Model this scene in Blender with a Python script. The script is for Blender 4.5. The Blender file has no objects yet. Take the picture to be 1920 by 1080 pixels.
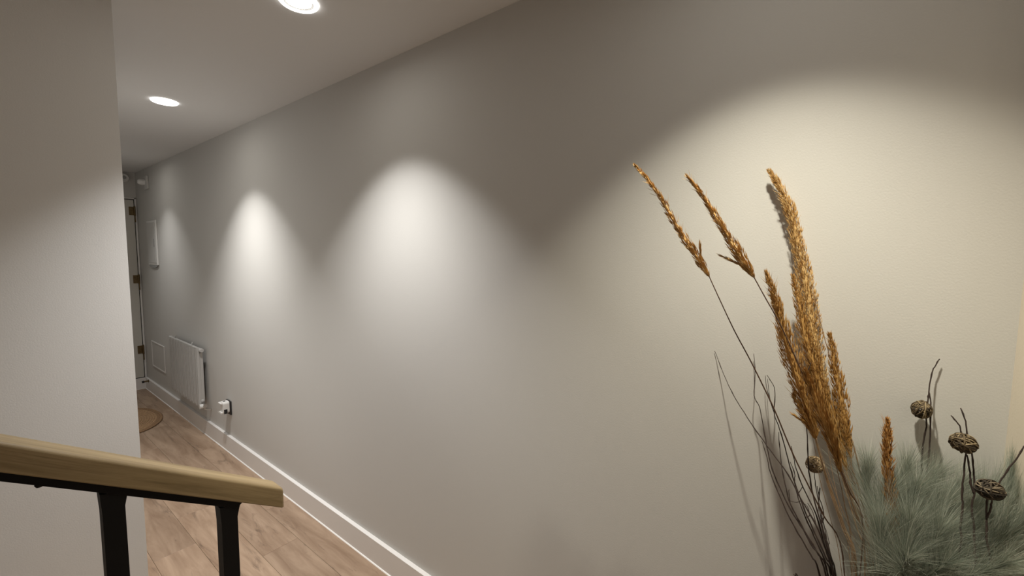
import bpy, bmesh, math, random
from mathutils import Vector, Matrix, noise
R = math.radians
C = bpy.context.scene.collection

# ---------------------------------------------------------------- measured coordinates (metres)
# x: 0 on the long greige wall, negative into the room; y: along the corridor; z: up
HEADS = [('a', [(-0.2895, 0.3475, 1.7496), (-0.2857, 0.3187, 1.7157), (-0.2811, 0.2894, 1.6739), (-0.2762, 0.2651, 1.6289), (-0.2718, 0.2413, 1.589), (-0.2691, 0.2243, 1.5649), (-0.2661, 0.2075, 1.5369), (-0.2634, 0.1929, 1.5124)], [0.0023, 0.0045, 0.0067, 0.0083, 0.0088, 0.0076, 0.0087, 0.0022], [(-0.2634, 0.1929, 1.5124), (-0.2568, 0.1778, 1.4772), (-0.2405, 0.1473, 1.4066), (-0.2274, 0.1189, 1.3494), (-0.2142, 0.0924, 1.2921), (-0.2022, 0.0698, 1.2399), (-0.1847, 0.0409, 1.1641), (-0.17, 0.0125, 1.1002), (-0.1605, -0.0186, 1.0367), (-0.1497, -0.0523, 0.9646), (-0.125, -0.075, 0.7)]),
 ('b', [(-0.2858, 0.2408, 1.7163), (-0.2824, 0.2161, 1.6851), (-0.2781, 0.1918, 1.6464), (-0.2743, 0.1719, 1.6117), (-0.2709, 0.1542, 1.5805), (-0.268, 0.1387, 1.5549), (-0.2656, 0.1253, 1.5326), (-0.2634, 0.113, 1.5126)], [0.0016, 0.0042, 0.0068, 0.0083, 0.0103, 0.0113, 0.0082, 0.002], [(-0.2634, 0.113, 1.5126), (-0.2562, 0.0935, 1.4746), (-0.2456, 0.0697, 1.4287), (-0.2331, 0.0466, 1.3746), (-0.2197, 0.0232, 1.316), (-0.2071, 0.0016, 1.2612), (-0.1933, -0.0187, 1.2013), (-0.1731, -0.0513, 1.1135), (-0.1589, -0.0791, 1.0261), (-0.145, -0.075, 0.7)]),
 ('c', [(-0.0229, 0.1272, 1.7571), (-0.0235, 0.1074, 1.7233), (-0.0243, 0.0887, 1.6829), (-0.0252, 0.0742, 1.641), (-0.0264, 0.0635, 1.5925), (-0.029, 0.0518, 1.5444), (-0.0321, 0.0386, 1.4849), (-0.0359, 0.0284, 1.4259), (-0.0406, 0.0183, 1.3677), (-0.0452, 0.0074, 1.3102), (-0.0497, -0.0053, 1.2538), (-0.0607, -0.0192, 1.1888)], [0.0031, 0.0086, 0.0122, 0.0134, 0.0145, 0.0157, 0.0174, 0.0191, 0.019, 0.0165, 0.0105, 0.0035], [(-0.0607, -0.0192, 1.1888), (-0.0629, -0.0218, 1.176), (-0.0662, -0.0265, 1.1572), (-0.0787, -0.0466, 1.0861), (-0.0954, -0.0724, 1.0054), (-0.1113, -0.0916, 0.9374), (-0.165, -0.105, 0.7)]),
 ('d', [(-0.135, 0.1088, 1.5236), (-0.1342, 0.093, 1.4787), (-0.1333, 0.0791, 1.4318), (-0.1325, 0.0663, 1.3852), (-0.1317, 0.0537, 1.3412), (-0.1309, 0.0393, 1.2979), (-0.1301, 0.0251, 1.2551), (-0.1291, 0.0121, 1.2147), (-0.1282, 0.0037, 1.1767)], [0.0029, 0.008, 0.0124, 0.0169, 0.0202, 0.0201, 0.0167, 0.0122, 0.0033], [(-0.1282, 0.0037, 1.1767), (-0.1275, -0.004, 1.1502), (-0.1261, -0.0213, 1.0925), (-0.1275, -0.0499, 1.0131), (-0.1322, -0.0748, 0.9422), (-0.135, -0.095, 0.7)]),
 ('e', [(-0.0528, 0.0658, 1.5145), (-0.0538, 0.0557, 1.4756), (-0.0552, 0.0452, 1.4264), (-0.0565, 0.0348, 1.3799), (-0.0575, 0.024, 1.3399), (-0.0586, 0.0113, 1.3005), (-0.0597, -0.0012, 1.2615), (-0.064, -0.0117, 1.2236), (-0.0711, -0.0254, 1.1763)], [0.0024, 0.0083, 0.013, 0.0165, 0.0165, 0.0152, 0.0128, 0.0081, 0.0023], [(-0.0711, -0.0254, 1.1763), (-0.075, -0.0305, 1.1498), (-0.0811, -0.0434, 1.1094), (-0.0955, -0.0722, 1.0226), (-0.112, -0.0963, 0.9401), (-0.175, -0.115, 0.7)]),
 ('f', [(-0.0561, -0.0068, 1.3922), (-0.0574, -0.0157, 1.3472), (-0.0586, -0.0247, 1.3001), (-0.0598, -0.0344, 1.2558), (-0.0656, -0.0421, 1.2128), (-0.0713, -0.0495, 1.175), (-0.0775, -0.0578, 1.1335)], [0.0029, 0.0091, 0.0137, 0.0148, 0.0135, 0.0078, 0.0022], [(-0.0775, -0.0578, 1.1335), (-0.0803, -0.0605, 1.1148), (-0.0861, -0.0745, 1.0762), (-0.1001, -0.0934, 0.9997), (-0.1129, -0.1086, 0.9354), (-0.175, -0.135, 0.7)]),
 ('g', [(-0.1303, 0.048, 1.2685), (-0.1299, 0.0375, 1.2453), (-0.1293, 0.0243, 1.223), (-0.1288, 0.0124, 1.2031), (-0.1283, 0.0039, 1.1801)], [0.0034, 0.0056, 0.0089, 0.0089, 0.0022], [(-0.1283, 0.0039, 1.1801), (-0.1272, -0.0081, 1.1399), (-0.126, -0.025, 1.088), (-0.1277, -0.0535, 1.0091), (-0.1322, -0.0756, 0.9426), (-0.155, -0.085, 0.7)]),
 ('h', [(-0.0434, 0.0269, 1.3331), (-0.0468, 0.011, 1.2906), (-0.0499, -0.0036, 1.2511), (-0.0569, -0.017, 1.2108), (-0.0632, -0.0291, 1.1746), (-0.0694, -0.041, 1.1391), (-0.0755, -0.0526, 1.1043)], [0.0036, 0.013, 0.0199, 0.0208, 0.016, 0.0091, 0.0022], [(-0.0755, -0.0526, 1.1043), (-0.0781, -0.0569, 1.0894), (-0.0892, -0.0753, 1.0321), (-0.1084, -0.0975, 0.9498), (-0.185, -0.115, 0.7)]),
 ('i', [(-0.1233, -0.1034, 1.2499), (-0.1255, -0.1052, 1.2175), (-0.1279, -0.1065, 1.1819), (-0.1304, -0.1101, 1.1439), (-0.1328, -0.1152, 1.1076), (-0.1352, -0.1209, 1.0717), (-0.1376, -0.1275, 1.0354), (-0.1396, -0.132, 1.0067)], [0.002, 0.0071, 0.0092, 0.0092, 0.0101, 0.0101, 0.0091, 0.004], [(-0.1396, -0.132, 1.0067), (-0.1477, -0.1344, 0.9809), (-0.1576, -0.135, 0.9559), (-0.195, -0.135, 0.7)]),
 ('j', [(-0.2265, 0.0279, 1.3455), (-0.2159, 0.0126, 1.2997), (-0.2053, -0.0036, 1.2537), (-0.1971, -0.0169, 1.2179), (-0.1892, -0.0278, 1.1835), (-0.1794, -0.0392, 1.1408)], [0.003, 0.0101, 0.0132, 0.0112, 0.0071, 0.002], [(-0.1794, -0.0392, 1.1408), (-0.1765, -0.044, 1.1284), (-0.1665, -0.0616, 1.0767), (-0.1522, -0.0852, 0.9816), (-0.175, -0.09, 0.7)])]
TWIGS = [('a', [(-0.003, 0.2267, 1.3078), (-0.0149, 0.2047, 1.2633), (-0.0301, 0.1858, 1.2318), (-0.0476, 0.1625, 1.2008), (-0.0748, 0.1249, 1.1603), (-0.0975, 0.0808, 1.115), (-0.108, 0.047, 1.0785), (-0.1199, 0.0201, 1.0358), (-0.1303, -0.0071, 0.9977), (-0.1354, -0.0256, 0.9551), (-0.1404, -0.0401, 0.9132), (-0.115, -0.055, 0.7)], [[(-0.1199, 0.0201, 1.0358), (-0.122, 0.0291, 1.0286), (-0.1221, 0.0434, 1.028)], [(-0.1303, -0.0071, 0.9977), (-0.1244, -0.0003, 1.02), (-0.1204, 0.0098, 1.0341)]]),
 ('b', [(-0.0089, 0.1377, 1.3156), (-0.018, 0.1308, 1.2693), (-0.0284, 0.1292, 1.2163), (-0.0351, 0.116, 1.1933), (-0.0493, 0.1046, 1.1521), (-0.0673, 0.0904, 1.1004), (-0.08, 0.0779, 1.066), (-0.0951, 0.0561, 1.0263), (-0.1077, 0.0306, 0.9893), (-0.1147, 0.0079, 0.9613), (-0.1223, -0.0152, 0.9308), (-0.1301, -0.0322, 0.8991), (-0.115, -0.065, 0.7)], []),
 ('c', [(-0.0179, 0.1062, 1.2698), (-0.0207, 0.0964, 1.2554), (-0.0243, 0.0876, 1.2372), (-0.0376, 0.0848, 1.1859), (-0.0485, 0.0716, 1.1542), (-0.0647, 0.0545, 1.1079), (-0.0774, 0.0428, 1.073), (-0.0916, 0.0272, 1.0354), (-0.1034, 0.0125, 1.0042), (-0.1128, -0.0065, 0.9689), (-0.1224, -0.0269, 0.9304), (-0.13, -0.0392, 0.9002), (-0.125, -0.055, 0.7)], [[(-0.0376, 0.0848, 1.1859), (-0.029, 0.0957, 1.2133), (-0.0195, 0.1045, 1.2614)], [(-0.0313, 0.0928, 1.2042), (-0.0232, 0.1054, 1.2424), (-0.0182, 0.1094, 1.268)], [(-0.0916, 0.0272, 1.0354), (-0.0857, 0.0206, 1.051), (-0.0851, 0.0226, 1.0525)]]),
 ('d', [(-0.0599, 0.1051, 1.1217), (-0.0686, 0.0943, 1.0971), (-0.0829, 0.0814, 1.0584), (-0.0993, 0.0582, 1.015), (-0.1123, 0.0313, 0.9707), (-0.1237, -0.0018, 0.9253), (-0.1305, -0.0192, 0.8928), (-0.11, -0.06, 0.7)], []),
 ('e', [(-0.0507, 0.0732, 1.1481), (-0.0629, 0.0683, 1.1131), (-0.0743, 0.0626, 1.0814), (-0.0878, 0.0526, 1.0454), (-0.101, 0.04, 1.0105), (-0.11, 0.0204, 0.9801), (-0.1186, -0.0006, 0.9457), (-0.1276, -0.0254, 0.9094), (-0.12, -0.075, 0.7)], [[(-0.101, 0.04, 1.0105), (-0.0925, 0.0447, 1.033), (-0.0908, 0.044, 1.0375)]]),
 ('f', [(-0.0587, 0.0477, 1.1252), (-0.0665, 0.041, 1.1027), (-0.0746, 0.0344, 1.0808), (-0.0867, 0.0194, 1.0482), (-0.103, -0.0061, 1.0054), (-0.1186, -0.026, 0.9454), (-0.1294, -0.0399, 0.9025), (-0.125, -0.075, 0.7)], []),
 ('g', [(-0.0899, 0.0455, 1.1008), (-0.0952, 0.0361, 1.0791), (-0.0998, 0.0349, 1.0608), (-0.1072, 0.0262, 1.031), (-0.1153, 0.0117, 0.9985), (-0.1216, -0.005, 0.9672), (-0.1294, -0.0253, 0.9281), (-0.1346, -0.0373, 0.9022), (-0.115, -0.075, 0.7)], [[(-0.1153, 0.0117, 0.9985), (-0.1137, 0.0047, 1.0053), (-0.1098, 0.0094, 1.0207), (-0.1088, 0.0162, 1.0247)]]),
 ('h', [(-0.0983, -0.0044, 1.0669), (-0.1042, -0.0104, 1.0434), (-0.1112, -0.0193, 1.015), (-0.1164, -0.017, 0.9932), (-0.1228, -0.0287, 0.9609), (-0.1284, -0.0373, 0.9332), (-0.134, -0.0441, 0.9052), (-0.135, -0.07, 0.7)], [[(-0.1164, -0.017, 0.9932), (-0.1108, -0.0093, 1.0167), (-0.0989, -0.0101, 1.0645)]]),
 ('i', [(-0.0987, -0.0091, 1.0652), (-0.1069, -0.0092, 1.0324), (-0.1142, -0.0155, 1.0032), (-0.1212, -0.0229, 0.969), (-0.1276, -0.0336, 0.9368), (-0.1339, -0.0406, 0.9057), (-0.125, -0.085, 0.7)], [[(-0.1069, -0.0092, 1.0324), (-0.112, -0.0195, 1.012), (-0.1164, -0.0161, 0.9929)], [(-0.1212, -0.0229, 0.969), (-0.1226, -0.0313, 0.9619), (-0.1169, -0.0234, 0.9904)]]),
 ('j', [(-0.0741, 0.0208, 1.3258), (-0.0753, 0.0253, 1.3052), (-0.0774, 0.0255, 1.276), (-0.0822, 0.0226, 1.2088), (-0.0863, 0.0174, 1.1517), (-0.09, 0.0126, 1.1005), (-0.0988, 0.0057, 1.0647), (-0.1086, -0.0051, 1.0257), (-0.1192, -0.0214, 0.979), (-0.1333, -0.0404, 0.9087), (-0.145, -0.06, 0.7)], []),
 ('l', [(-0.0537, 0.0271, 1.481), (-0.0554, 0.0113, 1.418), (-0.0571, -0.0061, 1.3561), (-0.0588, -0.0232, 1.2952), (-0.0626, -0.041, 1.2326), (-0.073, -0.0596, 1.1635), (-0.0834, -0.0786, 1.0937), (-0.0958, -0.0956, 1.021), (-0.1106, -0.112, 0.9469), (-0.175, -0.095, 0.7)], []),
 ('k', [(-0.1362, 0.0257, 0.8751), (-0.1363, 0.0209, 0.8739), (-0.1366, 0.0131, 0.8684), (-0.095, -0.055, 0.7)], [])]
BALLS = [('a', (-0.03, -0.1618, 1.2518), (0.0203, 0.0171), 12, [[(-0.0089, -0.1838, 1.3545), (-0.0117, -0.177, 1.3376), (-0.0145, -0.1731, 1.3212), (-0.021, -0.1714, 1.2876), (-0.0252, -0.1697, 1.2698), (-0.0305, -0.1686, 1.2405), (-0.0315, -0.1706, 1.2194), (-0.0332, -0.1679, 1.1863), (-0.0362, -0.1679, 1.1453), (-0.0491, -0.1688, 1.0937), (-0.0713, -0.1673, 1.016), (-0.165, -0.155, 0.7)], [(-0.021, -0.1714, 1.2876), (-0.0257, -0.1743, 1.2677), (-0.0307, -0.1756, 1.2368), (-0.0331, -0.1769, 1.1888), (-0.039, -0.1766, 1.1339), (-0.056, -0.1743, 1.0659), (-0.155, -0.165, 0.7)]]),
 ('b', (-0.15, -0.1994, 1.2371), (0.0248, 0.0175), 18, [[(-0.1427, -0.183, 1.2799), (-0.1443, -0.1926, 1.2676), (-0.1462, -0.197, 1.2532), (-0.1488, -0.2023, 1.2338), (-0.1518, -0.2033, 1.2114), (-0.1591, -0.2019, 1.1569), (-0.1638, -0.2034, 1.131), (-0.1708, -0.2021, 1.0958), (-0.1829, -0.2009, 1.0353), (-0.175, -0.185, 0.7)], [(-0.1406, -0.1939, 1.2953), (-0.1435, -0.2006, 1.2741), (-0.1464, -0.204, 1.2523), (-0.1503, -0.2103, 1.2225), (-0.1538, -0.2139, 1.1967), (-0.1584, -0.216, 1.1618), (-0.1639, -0.2141, 1.1305), (-0.1688, -0.2173, 1.106), (-0.178, -0.2193, 1.0601), (-0.1849, -0.2173, 1.0256), (-0.145, -0.19, 0.7)], [(-0.1509, -0.2049, 1.2182), (-0.154, -0.209, 1.1952), (-0.1569, -0.2112, 1.1735), (-0.159, -0.2156, 1.1572)]]),
 ('c', (-0.185, -0.227, 1.1799), (0.0243, 0.0165), 8, [[(-0.1741, -0.2601, 1.2593), (-0.1763, -0.2529, 1.2369), (-0.1784, -0.2449, 1.2156), (-0.1806, -0.2379, 1.1945), (-0.1826, -0.2303, 1.1737), (-0.1841, -0.2251, 1.1588), (-0.1878, -0.2264, 1.1292), (-0.1917, -0.2277, 1.0998), (-0.1965, -0.2338, 1.0634), (-0.2003, -0.235, 1.0353), (-0.125, -0.175, 0.7)], [(-0.1837, -0.2308, 1.1626), (-0.1853, -0.2298, 1.1475), (-0.1872, -0.2263, 1.1334)]]),
 ('d', (-0.07, 0.0018, 1.1007), (0.0187, 0.0175), 0, [[(-0.0696, 0.0081, 1.1094), (-0.0721, 0.0031, 1.0902), (-0.0789, -0.0017, 1.0583), (-0.0884, -0.0115, 1.0182), (-0.1019, -0.0244, 0.9708), (-0.12, -0.0392, 0.8997), (-0.145, -0.085, 0.7)]])]
PLUMES = [(-0.09, -0.0849, 1.1225), (-0.12, -0.1158, 1.1018), (-0.06, -0.1442, 1.1341), (-0.11, -0.1519, 1.1157), (-0.05, -0.1826, 1.1232), (-0.12, -0.1881, 1.1032), (-0.06, -0.2151, 1.121), (-0.09, -0.2374, 1.1227), (-0.06, -0.2635, 1.1334), (-0.09, -0.2797, 1.1388), (-0.06, -0.3001, 1.1665), (-0.17, -0.1014, 1.0524), (-0.17, -0.1399, 1.0739), (-0.17, -0.1772, 1.075), (-0.13, -0.2157, 1.0844), (-0.13, -0.2526, 1.0953), (-0.15, -0.2781, 1.1261), (-0.21, -0.1349, 1.0298), (-0.2, -0.1817, 1.0365), (-0.23, -0.2378, 1.0825)]
CAM = [[0.607172, -0.058407, 0.792421], [-0.794513, -0.056585, 0.604605], [0.009526, -0.996688, -0.080762]]

H = 2.40            # ceiling height
# ---------------------------------------------------------------- camera
cd = bpy.data.cameras.new('camera')
cam = bpy.data.objects.new('camera', cd)
C.objects.link(cam)
cd.sensor_width = 36.0
cd.lens = 780.0 / 1920.0 * 36.0
cd.clip_start = 0.02
m = Matrix.Identity(4)
for i in range(3):
    m[i][0] = CAM[i][0]; m[i][1] = -CAM[i][1]; m[i][2] = -CAM[i][2]
m[0][3], m[1][3], m[2][3] = -1.174, 0.0, 1.554
cam.matrix_world = m
bpy.context.scene.camera = cam

# ---------------------------------------------------------------- world and view
w = bpy.data.worlds.new('world'); bpy.context.scene.world = w
w.use_nodes = True
w.node_tree.nodes['Background'].inputs[0].default_value = (0.9, 0.92, 1.0, 1)
w.node_tree.nodes['Background'].inputs[1].default_value = 0.05
vs = bpy.context.scene.view_settings
vs.view_transform = 'Standard'; vs.look = 'None'; vs.gamma = 1.0
vs.use_curve_mapping = False
vs.exposure = 0.0

# ---------------------------------------------------------------- lamps: numbers used by the downlight builder
WARM = (1.0, 0.94, 0.77)
NEUTRAL = (1.0, 0.985, 0.955)
#           x      y     watts  colour
LAMPS = [(-0.44, 4.95, 30.0, NEUTRAL),
         (-0.44, 3.05, 100.0, NEUTRAL),
         (-0.44, 1.48, 100.0, NEUTRAL),
         (-0.44, 0.10, 84.0, WARM),
         (-1.75, -0.60, 42.0, NEUTRAL),  # lobby fill lamp, added out of view for ambient light
         (-1.75, -2.10, 42.0, NEUTRAL)]  # another added fill lamp, unseen, farther back
SPOT_ANGLE, SPOT_BLEND = 96, 1.0
EDGE_ANGLE, EDGE_BLEND, EDGE_SHARE = 93.5, 0.26, 0.085   # second spot added per lamp to crisp the beam edge
LENS_GLOW = 62.0

# ---------------------------------------------------------------- materials
def mat(name, col, rough=0.6, metal=0.0, var=0.0, vscale=8.0, bump=0.0, bscale=200.0, spec=0.5, coat=0.0):
    M_ = bpy.data.materials.new(name); M_.use_nodes = True
    nt = M_.node_tree; N = nt.nodes; L = nt.links
    b = N['Principled BSDF']
    b.inputs['Roughness'].default_value = rough
    b.inputs['Metallic'].default_value = metal
    b.inputs['Specular IOR Level'].default_value = spec
    b.inputs['Coat Weight'].default_value = coat
    b.inputs['Base Color'].default_value = (*col, 1)
    tc = N.new('ShaderNodeTexCoord')
    if var:
        n = N.new('ShaderNodeTexNoise'); n.inputs['Scale'].default_value = vscale
        n.inputs['Detail'].default_value = 4
        L.new(tc.outputs['Object'], n.inputs['Vector'])
        r = N.new('ShaderNodeValToRGB')
        r.color_ramp.elements[0].position = .3; r.color_ramp.elements[1].position = .7
        r.color_ramp.elements[0].color = (*[c * (1 - var) for c in col], 1)
        r.color_ramp.elements[1].color = (*[min(1, c * (1 + var)) for c in col], 1)
        L.new(n.outputs['Fac'], r.inputs['Fac']); L.new(r.outputs['Color'], b.inputs['Base Color'])
    if bump:
        n2 = N.new('ShaderNodeTexNoise'); n2.inputs['Scale'].default_value = bscale
        n2.inputs['Detail'].default_value = 3
        L.new(tc.outputs['Object'], n2.inputs['Vector'])
        bp = N.new('ShaderNodeBump'); bp.inputs['Strength'].default_value = bump
        bp.inputs['Distance'].default_value = 0.002
        L.new(n2.outputs['Fac'], bp.inputs['Height']); L.new(bp.outputs['Normal'], b.inputs['Normal'])
    return M_

def wood(name, lo, hi, dark, scale, rough=0.5, rnd=0.0, knots=0.0, tilt=0.0):
    """Grain along local X; tint differs per object through Object Info random."""
    M_ = bpy.data.materials.new(name); M_.use_nodes = True
    nt = M_.node_tree; N = nt.nodes; L = nt.links
    b = N['Principled BSDF']; b.inputs['Roughness'].default_value = rough
    b.inputs['Specular IOR Level'].default_value = 0.35
    tc = N.new('ShaderNodeTexCoord'); oi = N.new('ShaderNodeObjectInfo')
    add = N.new('ShaderNodeVectorMath'); add.operation = 'ADD'
    sc = N.new('ShaderNodeVectorMath'); sc.operation = 'SCALE'; sc.inputs['Scale'].default_value = 37.0
    cmb = N.new('ShaderNodeCombineXYZ')
    for k in ('X', 'Y', 'Z'): L.new(oi.outputs['Random'], cmb.inputs[k])
    L.new(cmb.outputs[0], sc.inputs[0])
    rt = N.new('ShaderNodeMapping'); rt.inputs['Rotation'].default_value = (0, tilt, 0)
    L.new(tc.outputs['Object'], rt.inputs['Vector'])
    L.new(rt.outputs[0], add.inputs[0]); L.new(sc.outputs[0], add.inputs[1])
    mp = N.new('ShaderNodeMapping'); mp.inputs['Scale'].default_value = scale
    L.new(add.outputs[0], mp.inputs['Vector'])
    n = N.new('ShaderNodeTexNoise'); n.inputs['Scale'].default_value = 1.0; n.inputs['Detail'].default_value = 6
    n.inputs['Roughness'].default_value = .62; n.inputs['Distortion'].default_value = .5
    L.new(mp.outputs[0], n.inputs['Vector'])
    r = N.new('ShaderNodeValToRGB'); e = r.color_ramp.elements
    e[0].position = .34; e[0].color = (*lo, 1); e[1].position = .66; e[1].color = (*hi, 1)
    L.new(n.outputs['Fac'], r.inputs['Fac'])
    # dark figure: short streaks and knots
    mp2 = N.new('ShaderNodeMapping'); mp2.inputs['Scale'].default_value = [s * .55 for s in scale]
    L.new(add.outputs[0], mp2.inputs['Vector'])
    n2 = N.new('ShaderNodeTexNoise'); n2.inputs['Detail'].default_value = 8; n2.inputs['Scale'].default_value = 1.3
    n2.inputs['Distortion'].default_value = 1.6; n2.inputs['Roughness'].default_value = .7
    L.new(mp2.outputs[0], n2.inputs['Vector'])
    r2 = N.new('ShaderNodeValToRGB'); e2 = r2.color_ramp.elements
    e2[0].position = .57; e2[0].color = (0, 0, 0, 1); e2[1].position = .72; e2[1].color = (knots, knots, knots, 1)
    L.new(n2.outputs['Fac'], r2.inputs['Fac'])
    mx = N.new('ShaderNodeMix'); mx.data_type = 'RGBA'; mx.inputs['B'].default_value = (*dark, 1)
    L.new(r2.outputs['Color'], mx.inputs['Factor']); L.new(r.outputs['Color'], mx.inputs['A'])
    hs = N.new('ShaderNodeHueSaturation')
    mr = N.new('ShaderNodeMapRange'); mr.inputs['To Min'].default_value = 1 - rnd; mr.inputs['To Max'].default_value = 1 + rnd
    L.new(oi.outputs['Random'], mr.inputs['Value']); L.new(mr.outputs[0], hs.inputs['Value'])
    L.new(mx.outputs['Result'], hs.inputs['Color']); L.new(hs.outputs[0], b.inputs['Base Color'])
    bp = N.new('ShaderNodeBump'); bp.inputs['Strength'].default_value = .08; bp.inputs['Distance'].default_value = .002
    L.new(n.outputs['Fac'], bp.inputs['Height']); L.new(bp.outputs['Normal'], b.inputs['Normal'])
    return M_

def fibre(name, stops, rough=0.6, trans=0.15):
    """Colour varies from piece to piece of a joined mesh (random per island)."""
    M_ = bpy.data.materials.new(name); M_.use_nodes = True
    nt = M_.node_tree; N = nt.nodes; L = nt.links
    b = N['Principled BSDF']; b.inputs['Roughness'].default_value = rough
    b.inputs['Specular IOR Level'].default_value = 0.3
    g = N.new('ShaderNodeNewGeometry'); r = N.new('ShaderNodeValToRGB')
    while len(r.color_ramp.elements) < len(stops): r.color_ramp.elements.new(.5)
    for e, (p, c) in zip(r.color_ramp.elements, stops): e.position = p; e.color = (*c, 1)
    L.new(g.outputs['Random Per Island'], r.inputs['Fac']); L.new(r.outputs['Color'], b.inputs['Base Color'])
    if trans:
        t = N.new('ShaderNodeBsdfTranslucent'); L.new(r.outputs['Color'], t.inputs['Color'])
        mx = N.new('ShaderNodeMixShader'); mx.inputs[0].default_value = trans
        L.new(b.outputs[0], mx.inputs[1]); L.new(t.outputs[0], mx.inputs[2])
        L.new(mx.outputs[0], N['Material Output'].inputs['Surface'])
    return M_

def emit(name, col, s):
    M_ = bpy.data.materials.new(name); M_.use_nodes = True
    b = M_.node_tree.nodes['Principled BSDF']
    b.inputs['Base Color'].default_value = (.9, .9, .88, 1)
    b.inputs['Emission Color'].default_value = (*col, 1); b.inputs['Emission Strength'].default_value = s
    return M_

GREIGE = mat('greige wall paint', (.60, .588, .563), .8, bump=.12, bscale=260, spec=.25)
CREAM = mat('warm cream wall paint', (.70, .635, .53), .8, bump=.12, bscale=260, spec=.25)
LEFTP = mat('pale grey wall paint', (.74, .73, .715), .8, bump=.12, bscale=260, spec=.25)
WHITEP = mat('white ceiling paint', (.73, .725, .72), .9, bump=.06, bscale=200, spec=.2)
TRIMW = mat('white satin trim paint', (.80, .78, .76), .4)
SEAL = mat('white sealant', (.85, .83, .80), .4)
DOORP = mat('off-white door paint', (.60, .58, .53), .5, bump=.04, bscale=90)
DARKGAP = mat('dark gap', (.03, .028, .025), .9)
BRASS = mat('aged brass', (.17, .12, .06), .45, metal=.85, var=.2, vscale=60)
STEEL = mat('black powder-coated steel', (.0035, .0035, .004), .6, bump=.05, bscale=500, spec=.22)
RADW = mat('white radiator enamel', (.49, .48, .465), .4)
PLASTW = mat('white plastic', (.78, .77, .75), .4)
PANELW = mat('off-white panel plastic', (.60, .59, .57), .5)
PLASTG = mat('grey plastic', (.35, .35, .35), .5)
PLASTB = mat('black plastic', (.012, .012, .013), .4)
METAL = mat('brushed metal', (.6, .58, .55), .35, metal=1)
RAILW = wood('oak handrail', (.205, .145, .072), (.37, .275, .15), (.12, .08, .038), (2.6, 38, 38), .5, 0, .7, -math.atan(.64))
PLANK = wood('oak laminate plank', (.27, .18, .12), (.43, .31, .22), (.12, .08, .055), (2.4, 17, 17), .42, .09, .95)
STEPW = wood('oak stair tread', (.33, .22, .13), (.47, .335, .22), (.15, .1, .06), (2.2, 15, 15), .45, .05, .5)
UNDER = mat('dark underlay', (.05, .035, .025), .9)
JUTE = mat('woven jute', (.36, .225, .12), .95, var=.28, vscale=70, bump=.8, bscale=420)
JUTED = mat('dark jute edge', (.26, .155, .08), .95, var=.28, vscale=90, bump=.8, bscale=420)
STRAW = fibre('golden dried grass', [(0, (.40, .21, .065)), (.45, (.58, .35, .12)), (.8, (.72, .49, .21)), (1, (.86, .72, .46))])
AMBER = fibre('amber dried grass', [(0, (.29, .14, .033)), (.5, (.48, .255, .07)), (.85, (.60, .36, .12)), (1, (.72, .52, .25))])
RUST = fibre('rust brown dried grass', [(0, (.27, .115, .027)), (.5, (.43, .20, .052)), (1, (.60, .35, .12))])
STALK = mat('dry stalk', (.26, .165, .09), .7, var=.3, vscale=40)
STALKD = mat('dark dry stalk', (.12, .065, .04), .7, var=.3, vscale=40)
TWIG = mat('dark brown twig bark', (.032, .018, .014), .75, var=.35, vscale=120, bump=.3, bscale=600)
VINE = fibre('woven vine strand', [(0, (.03, .02, .012)), (.55, (.12, .087, .048)), (1, (.29, .225, .135))], .7, 0)
VINEP = fibre('pale woven vine strand', [(0, (.12, .08, .045)), (.5, (.30, .215, .12)), (1, (.48, .37, .23))], .7, 0)
VINED = fibre('dark woven vine strand', [(0, (.015, .011, .008)), (.55, (.06, .045, .03)), (1, (.20, .16, .11))], .7, 0)
PLUME = fibre('pale green feathery fibre', [(0, (.20, .24, .19)), (.55, (.34, .375, .315)), (.84, (.48, .50, .425)), (1, (.78, .77, .68))], .6, .4)
PLSTEM = mat('grey green plume stem', (.13, .16, .11), .7, var=.2, vscale=30)
CLAY = mat('matt grey ceramic', (.30, .28, .26), .8, var=.12, vscale=9, bump=.3, bscale=60)
GLOW = emit('lit lamp lens', (1, .96, .88), LENS_GLOW)
GLOWR = emit('glowing lamp rim', (1, .97, .92), 5.0)  # rim emits evenly, far weaker than the lens

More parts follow.
